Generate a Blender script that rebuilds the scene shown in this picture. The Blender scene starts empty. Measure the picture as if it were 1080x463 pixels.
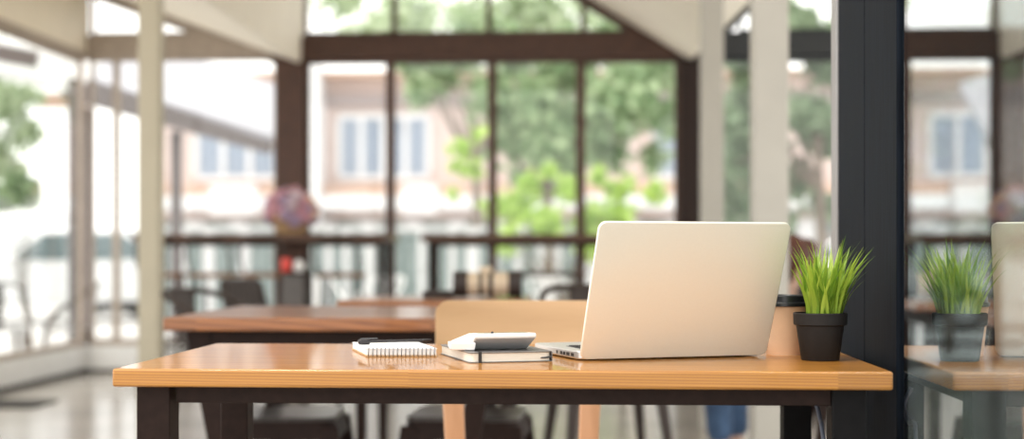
import bpy, bmesh, math, random
from mathutils import Vector, Matrix
random.seed(7)
PI = math.pi
SC = bpy.context.scene
COL = SC.collection
# ------------------------------------------------------------------ camera geometry
A = math.atan(73 / 1500)          # the camera looks a little left of the room's axis
CA, SA = math.cos(A), math.sin(A)
ZC, F, U0, V0 = 0.92, 1500.0, 540.0, 267.0
def at(u, d, v=None):
    """room point seen at picture column u (and row v) at depth d"""
    xr = (u - U0) / F * d
    z = ZC - (v - V0) / F * d if v is not None else 0.0
    return Vector((xr * CA - d * SA, xr * SA + d * CA, z))
def xat(u, y):
    """room X seen at column u on the plane Y=y"""
    t = (u - U0) / F
    # xr = t d ; Y = t d SA + d CA
    d = y / (t * SA + CA)
    return t * d * CA - d * SA
# ------------------------------------------------------------------ mesh builder
class MB:
    def __init__(s): s.v = []; s.f = []
    def add(s, vs, fs):
        b = len(s.v); s.v += [tuple(p) for p in vs]; s.f += [tuple(b + i for i in f) for f in fs]; return s
    def box(s, x0, x1, y0, y1, z0, z1):
        vs = [(x, y, z) for x in (x0, x1) for y in (y0, y1) for z in (z0, z1)]
        return s.add(vs, [(0,1,3,2),(4,6,7,5),(0,4,5,1),(2,3,7,6),(0,2,6,4),(1,5,7,3)])
    def hexa(s, lo, hi):
        """eight corners: four below, four above, both counter-clockwise"""
        return s.add(list(lo) + list(hi), [(3,2,1,0),(4,5,6,7),(0,1,5,4),(1,2,6,5),(2,3,7,6),(3,0,4,7)])
    def bar(s, p, q, w, h=None, up=(0,0,1), w2=None, h2=None):
        p, q = Vector(p), Vector(q); h = h or w; w2 = w2 or w; h2 = h2 or h
        d = (q - p).normalized(); up = Vector(up)
        if abs(d.dot(up)) > .98: up = Vector((0,1,0))
        a = d.cross(up).normalized(); b = a.cross(d).normalized()
        def ring(c, w, h): return [c - a*w/2 - b*h/2, c + a*w/2 - b*h/2, c + a*w/2 + b*h/2, c - a*w/2 + b*h/2]
        return s.hexa(ring(p, w, h), ring(q, w2, h2))
    def tube(s, pts, r, n=10, closed=False):
        pts = [Vector(p) for p in pts]; k = len(pts); rs = r if isinstance(r, (list, tuple)) else [r]*k
        t0 = (pts[1] - pts[0]).normalized(); up = Vector((0,0,1)) if abs(t0.z) < .9 else Vector((1,0,0))
        a = t0.cross(up).normalized(); rings = []
        for i in range(k):
            if closed: t = (pts[(i+1) % k] - pts[i-1]).normalized()
            else: t = (pts[min(i+1, k-1)] - pts[max(i-1, 0)]).normalized()
            a = (a - t * a.dot(t)).normalized(); b = t.cross(a)
            rings.append([pts[i] + (a*math.cos(2*PI*j/n) + b*math.sin(2*PI*j/n)) * rs[i] for j in range(n)])
        vs = [p for g in rings for p in g]; fs = []
        for i in range(k if closed else k-1):
            for j in range(n):
                i2 = (i+1) % k; fs.append((i*n+j, i*n+(j+1)%n, i2*n+(j+1)%n, i2*n+j))
        if not closed: fs += [tuple(range(n-1, -1, -1)), tuple((k-1)*n + j for j in range(n))]
        return s.add(vs, fs)
    def lathe(s, prof, n=32, c=(0,0,0), cap=True):
        vs = []; fs = []; k = len(prof)
        for r, z in prof:
            for j in range(n): vs.append((c[0] + r*math.cos(2*PI*j/n), c[1] + r*math.sin(2*PI*j/n), c[2] + z))
        for i in range(k-1):
            for j in range(n): fs.append((i*n+j, i*n+(j+1)%n, (i+1)*n+(j+1)%n, (i+1)*n+j))
        if cap: fs += [tuple(range(n-1, -1, -1)), tuple((k-1)*n + j for j in range(n))]
        return s.add(vs, fs)
    def prism(s, poly, z0, z1, inset=0.0):
        """polygon in XY extruded in Z"""
        n = len(poly); vs = [(x, y, z0) for x, y in poly] + [(x, y, z1) for x, y in poly]
        return s.add(vs, [tuple(range(n-1,-1,-1)), tuple(range(n, 2*n))] + [(i, (i+1)%n, n+(i+1)%n, n+i) for i in range(n)])
    def slab(s, poly3, off):
        """any planar polygon thickened along the vector off"""
        n = len(poly3); off = Vector(off); vs = [Vector(p) for p in poly3]; vs = vs + [p + off for p in vs]
        return s.add(vs, [tuple(range(n-1,-1,-1)), tuple(range(n, 2*n))] + [(i, (i+1)%n, n+(i+1)%n, n+i) for i in range(n)])
    def ball(s, c, r, seg=12, rings=8, sq=(1,1,1)):
        vs = []; fs = []
        for i in range(1, rings):
            th = PI * i / rings
            for j in range(seg):
                ph = 2*PI*j/seg
                vs.append((c[0] + r*sq[0]*math.sin(th)*math.cos(ph), c[1] + r*sq[1]*math.sin(th)*math.sin(ph), c[2] + r*sq[2]*math.cos(th)))
        m = len(vs); vs += [(c[0], c[1], c[2] + r*sq[2]), (c[0], c[1], c[2] - r*sq[2])]
        for i in range(rings-2):
            for j in range(seg): fs.append((i*seg+j, (i+1)*seg+j, (i+1)*seg+(j+1)%seg, i*seg+(j+1)%seg))
        for j in range(seg):
            fs.append((m, j, (j+1)%seg)); b = (rings-2)*seg; fs.append((m+1, b+(j+1)%seg, b+j))
        return s.add(vs, fs)
    def xform(s, M):
        s.v = [tuple(M @ Vector(p)) for p in s.v]; return s
def rrect(w, h, r, n=6, cx=0, cy=0):
    out = []
    for sx, sy, a0 in ((1,1,0), (-1,1,PI/2), (-1,-1,PI), (1,-1,1.5*PI)):
        for i in range(n+1):
            a = a0 + PI/2*i/n
            out.append((cx + sx*(w/2-r) + r*math.cos(a), cy + sy*(h/2-r) + r*math.sin(a)))
    return out
def arc(pts, n=8):
    """Catmull-Rom through pts"""
    P = [Vector(p) for p in pts]; P = [2*P[0]-P[1]] + P + [2*P[-1]-P[-2]]; out = []
    for i in range(1, len(P)-2):
        for k in range(n):
            t = k/n; a, b, c, d = P[i-1:i+3]
            out.append(.5*((2*b) + (c-a)*t + (2*a-5*b+4*c-d)*t*t + (3*b-a-3*c+d)*t**3))
    return out + [P[-2]]
def mesh(name, mb, mat, parent=None, bevel=0, seg=2, smooth=None, loc=None, sub=0):
    me = bpy.data.meshes.new(name); me.from_pydata(mb.v, [], mb.f); me.update()
    bm = bmesh.new(); bm.from_mesh(me); bmesh.ops.recalc_face_normals(bm, faces=bm.faces); bm.to_mesh(me); bm.free()
    o = bpy.data.objects.new(name, me); COL.objects.link(o)
    if mat: me.materials.append(mat)
    if parent: o.parent = parent
    if loc is not None: o.location = loc
    if smooth is not None:
        me.shade_smooth()
        if smooth < 180: me.set_sharp_from_angle(angle=math.radians(smooth))
    if bevel:
        m = o.modifiers.new('bevel', 'BEVEL'); m.width = bevel; m.segments = seg; m.limit_method = 'ANGLE'; m.angle_limit = math.radians(40)
        me.shade_smooth(); me.set_sharp_from_angle(angle=math.radians(50)) if not smooth else None
        m.harden_normals = False
    if sub:
        m = o.modifiers.new('sub', 'SUBSURF'); m.levels = sub; m.render_levels = sub
    return o
def tag(o, label, cat, group=None):
    o['label'] = label; o['category'] = cat
    if group: o['group'] = group
    return o
def thing(name, label, cat, loc=(0,0,0), rz=0, group=None):
    o = bpy.data.objects.new(name, None); COL.objects.link(o); o.empty_display_size = .05
    o.location = loc; o.rotation_euler = (0, 0, rz); return tag(o, label, cat, group)
def struct(name, mb, mat, parent=None, **k):
    o = mesh(name, mb, mat, parent, **k)
    if parent is None: o['kind'] = 'structure'
    return o
def srt(name):
    o = bpy.data.objects.new(name, None); COL.objects.link(o); o['kind'] = 'structure'; return o
def kids(o): return [c for c in bpy.data.objects if c.parent == o]
def dup(o, loc, rz, label, group=None, scale=None):
    def cp(x, par):
        c = x.copy(); COL.objects.link(c)
        if par: c.parent = par; c.matrix_parent_inverse = x.matrix_parent_inverse
        for ch in kids(x): cp(ch, c)
        return c
    r = cp(o, None); r.location = loc; r.rotation_euler = (0, 0, rz); r['label'] = label
    if group: r['group'] = group
    if scale: r.scale = scale
    return r
# ------------------------------------------------------------------ materials
def M(name, col, rough=.5, metal=0, var=0, scale=20, bump=0, spec=None, coat=0, stretch=None, col2=None, aniso=0):
    m = bpy.data.materials.new(name); m.use_nodes = True; nt = m.node_tree; b = nt.nodes['Principled BSDF']
    b.inputs['Base Color'].default_value = (*col, 1); b.inputs['Roughness'].default_value = rough; b.inputs['Metallic'].default_value = metal
    if spec is not None: b.inputs['Specular IOR Level'].default_value = spec
    if coat: b.inputs['Coat Weight'].default_value = coat; b.inputs['Coat Roughness'].default_value = .08
    if var or bump or col2:
        tc = nt.nodes.new('ShaderNodeTexCoord'); mp = nt.nodes.new('ShaderNodeMapping'); nz = nt.nodes.new('ShaderNodeTexNoise')
        nz.inputs['Scale'].default_value = scale; nz.inputs['Detail'].default_value = 5
        if stretch: mp.inputs['Scale'].default_value = stretch
        nt.links.new(tc.outputs['Object'], mp.inputs['Vector']); nt.links.new(mp.outputs['Vector'], nz.inputs['Vector'])
        rp = nt.nodes.new('ShaderNodeValToRGB'); c2 = col2 or tuple(min(1, c*(1+var)) for c in col); c1 = tuple(c*(1-var) for c in col) if var else col
        rp.color_ramp.elements[0].color = (*c1, 1); rp.color_ramp.elements[1].color = (*c2, 1)
        rp.color_ramp.elements[0].position = .3; rp.color_ramp.elements[1].position = .7
        nt.links.new(nz.outputs['Fac'], rp.inputs['Fac']); nt.links.new(rp.outputs['Color'], b.inputs['Base Color'])
        if bump:
            bp = nt.nodes.new('ShaderNodeBump'); bp.inputs['Strength'].default_value = bump; bp.inputs['Distance'].default_value = .002
            nt.links.new(nz.outputs['Fac'], bp.inputs['Height']); nt.links.new(bp.outputs['Normal'], b.inputs['Normal'])
    return m
def wood(name, dark, light, rough=.3, coat=0, ring=30, grain=(1,14,14), plank=0, var=.1, bump=.1):
    """grain runs along X; growth rings distort across; optional planks across Y"""
    m = bpy.data.materials.new(name); m.use_nodes = True; nt = m.node_tree; L = nt.links; b = nt.nodes['Principled BSDF']
    N = nt.nodes.new
    tc = N('ShaderNodeTexCoord'); sep = N('ShaderNodeSeparateXYZ'); L.new(tc.outputs['Object'], sep.inputs[0])
    mp = N('ShaderNodeMapping'); mp.inputs['Scale'].default_value = grain
    src = tc.outputs['Object']
    if plank:
        # each plank gets its own piece of the grain
        dv = N('ShaderNodeMath'); dv.operation = 'DIVIDE'; dv.inputs[1].default_value = plank; L.new(sep.outputs['Y'], dv.inputs[0])
        fl = N('ShaderNodeMath'); fl.operation = 'FLOOR'; L.new(dv.outputs[0], fl.inputs[0])
        # butt joints along X, staggered by plank
        ofs = N('ShaderNodeMath'); ofs.operation = 'MULTIPLY_ADD'; ofs.inputs[1].default_value = .37; L.new(fl.outputs[0], ofs.inputs[0]); L.new(sep.outputs['X'], ofs.inputs[2])
        dx = N('ShaderNodeMath'); dx.operation = 'DIVIDE'; dx.inputs[1].default_value = .62; L.new(ofs.outputs[0], dx.inputs[0])
        fx = N('ShaderNodeMath'); fx.operation = 'FLOOR'; L.new(dx.outputs[0], fx.inputs[0])
        cb = N('ShaderNodeCombineXYZ'); L.new(fl.outputs[0], cb.inputs[0]); L.new(fx.outputs[0], cb.inputs[1])
        wn = N('ShaderNodeTexWhiteNoise'); wn.noise_dimensions = '3D'; L.new(cb.outputs[0], wn.inputs['Vector'])
        sc = N('ShaderNodeVectorMath'); sc.operation = 'SCALE'; sc.inputs['Scale'].default_value = 7; L.new(wn.outputs['Color'], sc.inputs[0])
        ad = N('ShaderNodeVectorMath'); ad.operation = 'ADD'; L.new(tc.outputs['Object'], ad.inputs[0]); L.new(sc.outputs[0], ad.inputs[1]); src = ad.outputs[0]
    L.new(src, mp.inputs['Vector'])
    wv = N('ShaderNodeTexWave'); wv.wave_type = 'BANDS'; wv.bands_direction = 'DIAGONAL'; wv.inputs['Scale'].default_value = ring / 14
    wv.inputs['Distortion'].default_value = 5; wv.inputs['Detail'].default_value = 3; wv.inputs['Detail Scale'].default_value = .8
    L.new(mp.outputs[0], wv.inputs['Vector'])
    nz = N('ShaderNodeTexNoise'); nz.inputs['Scale'].default_value = 9; nz.inputs['Detail'].default_value = 6; L.new(mp.outputs[0], nz.inputs['Vector'])
    mx = N('ShaderNodeMath'); mx.operation = 'MULTIPLY_ADD'; mx.inputs[1].default_value = .55; L.new(wv.outputs['Fac'], mx.inputs[0])
    m2 = N('ShaderNodeMath'); m2.operation = 'MULTIPLY'; m2.inputs[1].default_value = .5; L.new(nz.outputs['Fac'], m2.inputs[0]); L.new(m2.outputs[0], mx.inputs[2])
    rp = N('ShaderNodeValToRGB'); rp.color_ramp.elements[0].color = (*dark, 1); rp.color_ramp.elements[1].color = (*light, 1)
    rp.color_ramp.elements[0].position = .1; rp.color_ramp.elements[1].position = .75
    L.new(mx.outputs[0], rp.inputs['Fac']); last = rp.outputs['Color']
    if plank:
        hs = N('ShaderNodeHueSaturation'); mr = N('ShaderNodeMapRange'); mr.inputs['To Min'].default_value = 1-var; mr.inputs['To Max'].default_value = 1+var
        L.new(wn.outputs['Value'], mr.inputs['Value']); L.new(mr.outputs[0], hs.inputs['Value']); L.new(last, hs.inputs['Color']); last = hs.outputs['Color']
    L.new(last, b.inputs['Base Color']); b.inputs['Roughness'].default_value = rough
    if coat: b.inputs['Coat Weight'].default_value = coat; b.inputs['Coat Roughness'].default_value = .06
    bp = N('ShaderNodeBump'); bp.inputs['Strength'].default_value = bump; bp.inputs['Distance'].default_value = .001
    L.new(mx.outputs[0], bp.inputs['Height']); L.new(bp.outputs[0], b.inputs['Normal'])
    return m
def glass(name, tint=(1,1,1), ior=1.5, rough=0.0, film=0.0):
    """thin pane: mirror-like at grazing angles, clear otherwise"""
    m = bpy.data.materials.new(name); m.use_nodes = True; nt = m.node_tree; nt.nodes.clear(); N = nt.nodes.new
    out = N('ShaderNodeOutputMaterial'); mx = N('ShaderNodeMixShader'); fr = N('ShaderNodeFresnel'); ge = N('ShaderNodeNewGeometry'); mi = N('ShaderNodeMapRange'); mi.inputs['To Min'].default_value = ior; mi.inputs['To Max'].default_value = 1/ior
    nt.links.new(ge.outputs['Backfacing'], mi.inputs['Value']); nt.links.new(mi.outputs[0], fr.inputs['IOR'])
    tr = N('ShaderNodeBsdfTransparent'); tr.inputs[0].default_value = (*tint, 1); gl = N('ShaderNodeBsdfGlossy'); gl.inputs['Roughness'].default_value = rough
    fm = N('ShaderNodeMath'); fm.operation = 'ADD'; fm.use_clamp = True; fm.inputs[1].default_value = film; nt.links.new(fr.outputs[0], fm.inputs[0]); nt.links.new(fm.outputs[0], mx.inputs[0]); nt.links.new(tr.outputs[0], mx.inputs[1]); nt.links.new(gl.outputs[0], mx.inputs[2]); nt.links.new(mx.outputs[0], out.inputs[0])
    return m
def leafmat(name, c1, c2, trans=.45, rough=.5):
    m = bpy.data.materials.new(name); m.use_nodes = True; nt = m.node_tree; N = nt.nodes.new; L = nt.links
    b = nt.nodes['Principled BSDF']; out = nt.nodes['Material Output']; b.inputs['Roughness'].default_value = rough
    ge = N('ShaderNodeNewGeometry'); rp = N('ShaderNodeValToRGB'); rp.color_ramp.elements[0].color = (*c1, 1); rp.color_ramp.elements[1].color = (*c2, 1)
    L.new(ge.outputs['Random Per Island'], rp.inputs[0]); L.new(rp.outputs[0], b.inputs['Base Color'])
    t = N('ShaderNodeBsdfTranslucent'); L.new(rp.outputs[0], t.inputs[0]); mx = N('ShaderNodeMixShader'); mx.inputs[0].default_value = trans
    L.new(b.outputs[0], mx.inputs[1]); L.new(t.outputs[0], mx.inputs[2]); L.new(mx.outputs[0], out.inputs[0])
    return m
m_desk = wood('desk_pine', (.255,.09,.008), (.43,.182,.021), rough=.5, coat=.62, ring=26, grain=(.9,16,80), plank=.1, var=.12, bump=.015)
m_table = wood('table_redwood', (.16,.05,.012), (.31,.11,.03), rough=.35, coat=.45, grain=(1.2,14,14), plank=.12, bump=.02)
m_ply = wood('chair_ply', (.54,.34,.18), (.62,.40,.22), rough=.4, ring=5, grain=(1.5,10,20), bump=.03)
m_plyleg = wood('chair_leg_wood', (.5,.27,.14), (.63,.36,.21), rough=.4, ring=14, grain=(10,10,1.5), bump=.03)
m_barwood = wood('bar_wood', (.05,.022,.011), (.12,.052,.024), rough=.45)
m_seatwood = wood('stool_seat_wood', (.16,.07,.025), (.26,.12,.045), rough=.4)
m_steel = M('dark_brown_steel', (.021,.0115,.009), .55, 0, .2, 60, .05, spec=.12)
m_chair = M('brown_chair_steel', (.045,.032,.027), .5, 0, .2, 60, spec=.3)
m_black = M('black_steel', (.006,.0055,.006), .55, 0, .2, 60, spec=.12)
m_gun = M('gunmetal', (.10,.09,.085), .32, .6, .2, 40)
m_navy = M('navy_steel', (.0045,.007,.0115), .6, .0, .45, 25, .05, stretch=(6,6,.4), spec=.06)
m_frame = M('brown_window_frame', (.075,.032,.019), .5, 0, .15, 12)
m_frameR = M('charcoal_window_frame', (.018,.022,.026), .5, 0, .15, 12)
m_frameHaze = M('hazed_brown_window_frame', (.42,.35,.29), .5, 0, .1, 12)  # dark brown frame with the left-hand haze mixed into its colour
m_cream = M('cream_paint', (.94,.87,.74), .6, 0, .03, 5)
m_post = M('putty_post_paint', (.46,.44,.39), .5, 0, .03, 6)
m_postL = M('tan_post_paint', (.50,.45,.34), .5, 0, .03, 6)
m_litedge = M('grey_lit_edge', (.3,.29,.29), .4, .3)  # lit edge of the navy post, put in as grey
m_white = M('white_paint', (.88,.88,.87), .4, 0, .03, 5)
m_dark = M('dark_skirting', (.06,.055,.05), .5)
m_floor = M('polished_concrete', (.36,.335,.305), .2, 0, .16, 1.6, .02, spec=.5)
m_ground = M('pale_paving', (.6,.59,.58), .8, 0, .1, .8)
m_glass = glass('window_glass', (.99,.995,.99), 1.4)
m_glassR = glass('partition_glass', (.76,.84,.86), 1.6, film=.32)
m_alu = M('aluminium', (.92,.87,.755), .42, .36, .01, 300)
m_alu2 = M('aluminium_base', (.72,.72,.71), .35, .75)
m_key = M('black_keys', (.02,.02,.022), .5)
m_screen = M('screen_glass', (.01,.01,.012), .1)
m_paper = M('paper_edges', (.78,.73,.64), .7, 0, .06, 90, .15, stretch=(.2,.2,9))
m_sheet = M('white_paper', (.93,.93,.93), .6)
m_kraft = M('kraft_board', (.55,.36,.2), .7, 0, .08, 60)
m_bookcov = M('charcoal_cover', (.16,.15,.145), .45, 0, .1, 200, .1)
m_elastic = M('black_elastic', (.03,.028,.028), .7)
m_calc = M('silver_white_plastic', (.84,.84,.84), .35)
m_calcg = M('button_and_shade_grey', (.66,.66,.67), .4)  # buttons, and the painted shade under the calculator
m_lcd = M('lcd_grey', (.32,.36,.31), .2)
m_wire = M('coil_wire', (.2,.2,.21), .3, .8)
m_pen = M('black_pen', (.022,.018,.02), .3)
m_pot = M('dark_pot', (.018,.016,.0155), .55, 0, .1, 80, spec=.2)
m_soil = M('soil', (.04,.028,.02), .9, 0, .4, 200, .5)
m_grass = leafmat('grass_blade', (.13,.29,.02), (.50,.66,.09), .35, .4)
m_cup = M('kraft_cup', (.7,.44,.27), .6, 0, .04, 40)
m_lid = M('black_lid', (.015,.016,.018), .3)
m_skin = M('skin', (.62,.4,.3), .5)
m_hair = M('reddish_brown_hair', (.09,.026,.014), .55, 0, .4, 30, .3, stretch=(1,1,6))
m_jeans = M('blue_denim', (.035,.075,.16), .8, 0, .3, 14, .2, col2=(.075,.14,.26))
m_shirt = M('black_cotton', (.03,.03,.034), .85, 0, .2, 60)
m_shoe = M('grey_shoe', (.2,.19,.18), .6)
m_lens = M('beige_barrel', (.62,.5,.36), .5)
m_lensd = M('brown_black_rubber', (.03,.02,.017), .6)
m_pinkwall = M('pink_render', (.60,.49,.455), .85, 0, .04, 1.5)
m_orange = M('terracotta_ledge', (.52,.36,.28), .8, 0, .06, 3)
m_bwhite = M('white_render', (.7,.7,.71), .8)
m_lintel = M('grey_lintel', (.36,.31,.31), .8)
m_bglass = M('blue_grey_panes', (.26,.31,.39), .3)
m_shop = M('grey_green_panes', (.26,.31,.3), .3)
m_roofgrey = M('pale_sheet_roof', (.40,.40,.44), .6)
m_roofdark = M('taupe_fascia', (.13,.11,.11), .7)
m_bark = M('bark', (.2,.16,.13), .9, 0, .3, 20, .4)
m_leafA = leafmat('leaf_mid', (.2,.32,.16), (.5,.62,.38), .5)
m_leafHaze = leafmat('leaf_hazed', (.42,.52,.34), (.68,.76,.56), .5)  # outdoor haze painted in as a very pale leaf colour
m_leafB = leafmat('leaf_lime', (.38,.58,.1), (.66,.82,.26), .55)
m_leafC = leafmat('leaf_grey_green', (.16,.25,.14), (.36,.46,.3), .45)
m_carw = M('white_car_paint', (.8,.81,.82), .25, 0, coat=.6)
m_cars = M('silver_car_paint', (.5,.54,.56), .25, .3, coat=.6)
m_carb = M('pale_blue_car_paint', (.45,.6,.72), .25, 0, coat=.6)
m_cargl = M('car_window', (.1,.14,.15), .08)
m_tyre = M('tyre', (.02,.02,.02), .7)
m_hub = M('wheel_rim', (.5,.5,.5), .3, .8)
m_lamp = M('car_lamp', (.6,.12,.08), .2)
m_hlamp = M('car_headlamp', (.8,.8,.78), .15)
m_pinks = [M('petal_pink', (.55,.28,.34), .6), M('petal_mauve', (.36,.26,.38), .6), M('petal_rose', (.42,.2,.22), .6), M('petal_peach', (.66,.42,.26), .6), M('petal_lilac', (.58,.46,.52), .6)]
m_basket = M('wicker', (.45,.28,.14), .7, 0, .3, 60, .6)
m_red = M('red_tin', (.75,.06,.04), .35)
m_mat = M('dark_mat', (.035,.032,.03), .95, 0, .3, 120, .4)
m_fence = M('grey_green_panel', (.22,.27,.265), .5, 0, .06, 2)
m_canopy = leafmat('white_canopy_cloth', (.86,.86,.87), (.88,.88,.88), .6, .8)
m_cord = M('grey_blue_cord', (.16,.19,.26), .4)
m_hedge = leafmat('hedge_leaf', (.10,.2,.06), (.2,.33,.12), .4)

# ------------------------------------------------------------------ the room
YB = 10.8                       # back window wall
XL = -3.81                      # left window wall
XV, ZV = xat(728, YB), 2.37     # right valley of the roof
XW, ZW = xat(314, YB), 2.375    # left valley
struct('floor', MB().box(XL-.1, 7.0, -3.0, YB+.1, -.12, 0), m_floor)
struct('ground', MB().box(-60, 70, -30, 80, -.3, -.13), m_ground)
def roof(name, x0, z0, x1, z1, y0=4.2, y1=YB+.25, t=.09):
    struct(name, MB().hexa([(x0,y0,z0),(x1,y0,z1),(x1,y1,z1),(x0,y1,z0)], [(x0,y0,z0+t),(x1,y0,z1+t),(x1,y1,z1+t),(x0,y1,z0+t)]), m_cream)
s1, s2, s3 = .364, .62, .97
ZWL = ZW + s1*(XW - XL)
ZTOP = ZV + s2*(XV - XW)
roof('ceiling', XL-.1, ZW + s1*(XW-XL+.1), XW, ZW)
roof('ceiling_middle', XW, ZTOP, XV, ZV)
roof('ceiling_right', XV, ZV, XV+1.7, ZV + s3*1.7)
struct('added_shade_side', MB().box(XV+1.7, 7.1, 1.2, YB+.25, ZV+s3*1.7-.05, ZV+s3*1.7+.05), m_cream)  # unseen slab added to shade the floor on the right side
struct('added_shade_front', MB().box(XL-.1, XV+1.7, 2.95, 4.2, 3.05, 3.14), m_cream)  # unseen slab added overhead to cut the light on the desk side
struct('wall_middle', MB().box(XW, XW+.04, 4.2, YB+.25, ZW-.005, ZTOP+.09), m_cream)
struct('wall_left', MB().box(XL-.04, XL+.02, 4.2, YB, 2.45, ZWL+.02), m_cream)
struct('trim_left', MB().box(XL-.05, XL+.035, 4.2, YB, 2.405, 2.45), m_frameHaze)
def ceil_z(x):
    if x < XW: return ZW + s1*(XW - x)
    if x < XV: return ZV + s2*(XV - x)
    return ZV + s3*min(x - XV, 1.7)
# beam across the back
ZB0, ZB1 = 2.40, 2.575
struct('trim_1', MB().box(XL-.05, XW-.2, YB-.06, YB+.06, ZB0+.02, ZB1+.02), m_frameHaze)
struct('trim_2', MB().box(XW-.2, XV+.08, YB-.06, YB+.06, ZB0, ZB1), m_frame)
struct('trim_3', MB().box(XV+.08, 6.0, YB-.06, YB+.06, ZB0, ZB1+.01), m_frameR)
# rafters along the sloping ceiling edge on the back wall
def rafter(name, xa, xb, m):
    za, zb = ceil_z(xa+1e-4), ceil_z(xb-1e-4)
    struct(name, MB().hexa([(xa,YB-.05,za-.07),(xb,YB-.05,zb-.07),(xb,YB+.05,zb-.07),(xa,YB+.05,za-.07)],
                           [(xa,YB-.05,za-.002),(xb,YB-.05,zb-.002),(xb,YB+.05,zb-.002),(xa,YB+.05,za-.002)]), m)
rafter('trim_4', XL, XW-.1, m_frameHaze); rafter('trim_5', XW+.06, XV-.1, m_frame); rafter('trim_6', XV+.1, XV+1.7, m_frameR)
# heavy columns in the back wall
def bcol(name, u0, u1, m, top):
    x0, x1 = xat(u0, YB), xat(u1, YB); struct(name, MB().box(x0, x1, YB-.09, YB+.09, 0, top), m)
bcol('column', 293, 322, m_frame, 2.40); bcol('column.001', 717, 740, M('dark_brown_column', (.03,.019,.016), .6, spec=.2), 2.38)
# windows of the back wall: lower lights
def winframe(name, x0, x1, z0, z1, m, fw=.033, y=YB, fd=.05, bars=()):
    r = srt(name)
    f = MB()
    f.box(x0, x0+fw, y-fd/2, y+fd/2, z0, z1); f.box(x1-fw, x1, y-fd/2, y+fd/2, z0, z1)
    f.box(x0+fw, x1-fw, y-fd/2, y+fd/2, z0, z0+.05); f.box(x0+fw, x1-fw, y-fd/2, y+fd/2, z1-fw, z1)
    for b in bars: f.box(x0+fw, x1-fw, y-fd/2, y+fd/2, b-.02, b+.02)
    mesh('window_frame', f, m, r)
    mesh('window_pane', MB().box(x0+fw-.004, x1-fw+.004, y-.004, y+.004, z0+.046, z1-fw+.004), m_glass, r)
    return r
def topwin(name, x0, x1, z0, m, fw=.022):
    zt0, zt1 = ceil_z(x0+1e-4)-.07, ceil_z(x1-1e-4)-.07
    if max(zt0, zt1) < z0 + .05: return
    r = srt(name); f = MB(); y0, y1 = YB-.025, YB+.025
    if zt1 < z0:   # the slope cuts the light to a triangle
        x1 = x0 + (x1-x0)*(zt0-z0)/(zt0-zt1); zt1 = z0 + .002
    if zt0 < z0:
        x0 = x1 - (x1-x0)*(zt1-z0)/(zt1-zt0); zt0 = z0 + .002
    for xx, zz in ((x0, zt0), (x1-fw, zt1)):
        if zz > z0 + .03: f.box(xx, xx+fw, y0, y1, z0, zz)
    f.box(x0, x1, y0, y1, z0, z0+fw)
    mesh('window_frame', f, m, r)
    mesh('window_pane', MB().slab([(x0+.005, YB-.003, z0+.01), (x1-.005, YB-.003, z0+.01), (x1-.005, YB-.003, max(zt1, z0+.012)), (x0+.005, YB-.003, zt0)], (0, .006, 0)), m_glass, r)
U = lambda u: xat(u, YB)
bays = [(96,123,m_frameHaze), (123,293,m_frameHaze), (322,412,m_frame), (412,519.5,m_frame), (519.5,612,m_frame), (612,717,m_frame), (740,894,m_frameR), (894,1050,m_frameR), (1050,1230,m_frameR)]
n = 1
for u0, u1, m in bays:
    z0 = .21 if u1 < 300 else .06
    winframe(f'window_{n}', U(u0), U(u1), z0, ZB0 if u1 > 300 else ZB0+.02, m, fw=.024 if u1 < 295 else .035 if u1 < 700 else .04); n += 1
for u0, u1, m in [(97,286,m_frameHaze), (322,416,m_frame), (416,515.5,m_frame), (515.5,615.5,m_frame), (615.5,700,m_frame), (780,894,m_frameR), (894,1050,m_frameR), (1050,1230,m_frameR)]:
    topwin(f'window_{n}', U(u0), U(u1), ZB1 + (.02 if u1 < 300 else .01), m); n += 1
# white kerb under the left windows
struct('baseboard_left', MB().box(XL-.06, XL+.0, 3.0, YB, 0, .21), m_white)
struct('baseboard_back', MB().box(XL, XW-.1, YB-.03, YB+.08, 0, .21), m_white)
struct('trim_7', MB().box(XL+.001, XL+.02, 3.0, YB-.03, 0, .035), m_dark)
struct('trim_8', MB().box(XL+.02, XW-.1, YB-.045, YB-.031, 0, .03), m_dark)
# left window wall
ys = [10.74, 7.6, 4.2]
for i in range(2):
    r = srt(f'window_{n}'); n += 1
    f = MB(); y1, y0 = ys[i], ys[i+1]; fw = .022
    f.box(XL-.04, XL, y0, y0+fw, .21, 2.405); f.box(XL-.04, XL, y1-fw, y1, .21, 2.405); f.box(XL-.04, XL, y0+fw, y1-fw, .21, .25); f.box(XL-.04, XL, y0+fw, y1-fw, 2.375, 2.405)
    mesh('window_frame', f, m_frameHaze, r)
    mesh('window_pane', MB().box(XL-.024, XL-.016, y0+fw-.004, y1-fw+.004, .246, 2.379), m_glass, r)
# free-standing square posts
def post(name, u0, u1, d, m, top):
    a, b = at(u0, d), at(u1, d); w = (b - a).length; c = (a + b)/2 + Vector((0, w/2, 0))
    struct(name, MB().box(c.x-w/2, c.x+w/2, c.y-w/2, c.y+w/2, 0, top), m, bevel=.006)
    return c
post('column.002', 145, 167, 7.0, m_postL, 2.345)
post('column.003', 740, 763.5, 7.36, m_post, 2.42)
post('column.004', 795, 832, 5.1, m_post, 2.43)
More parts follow.
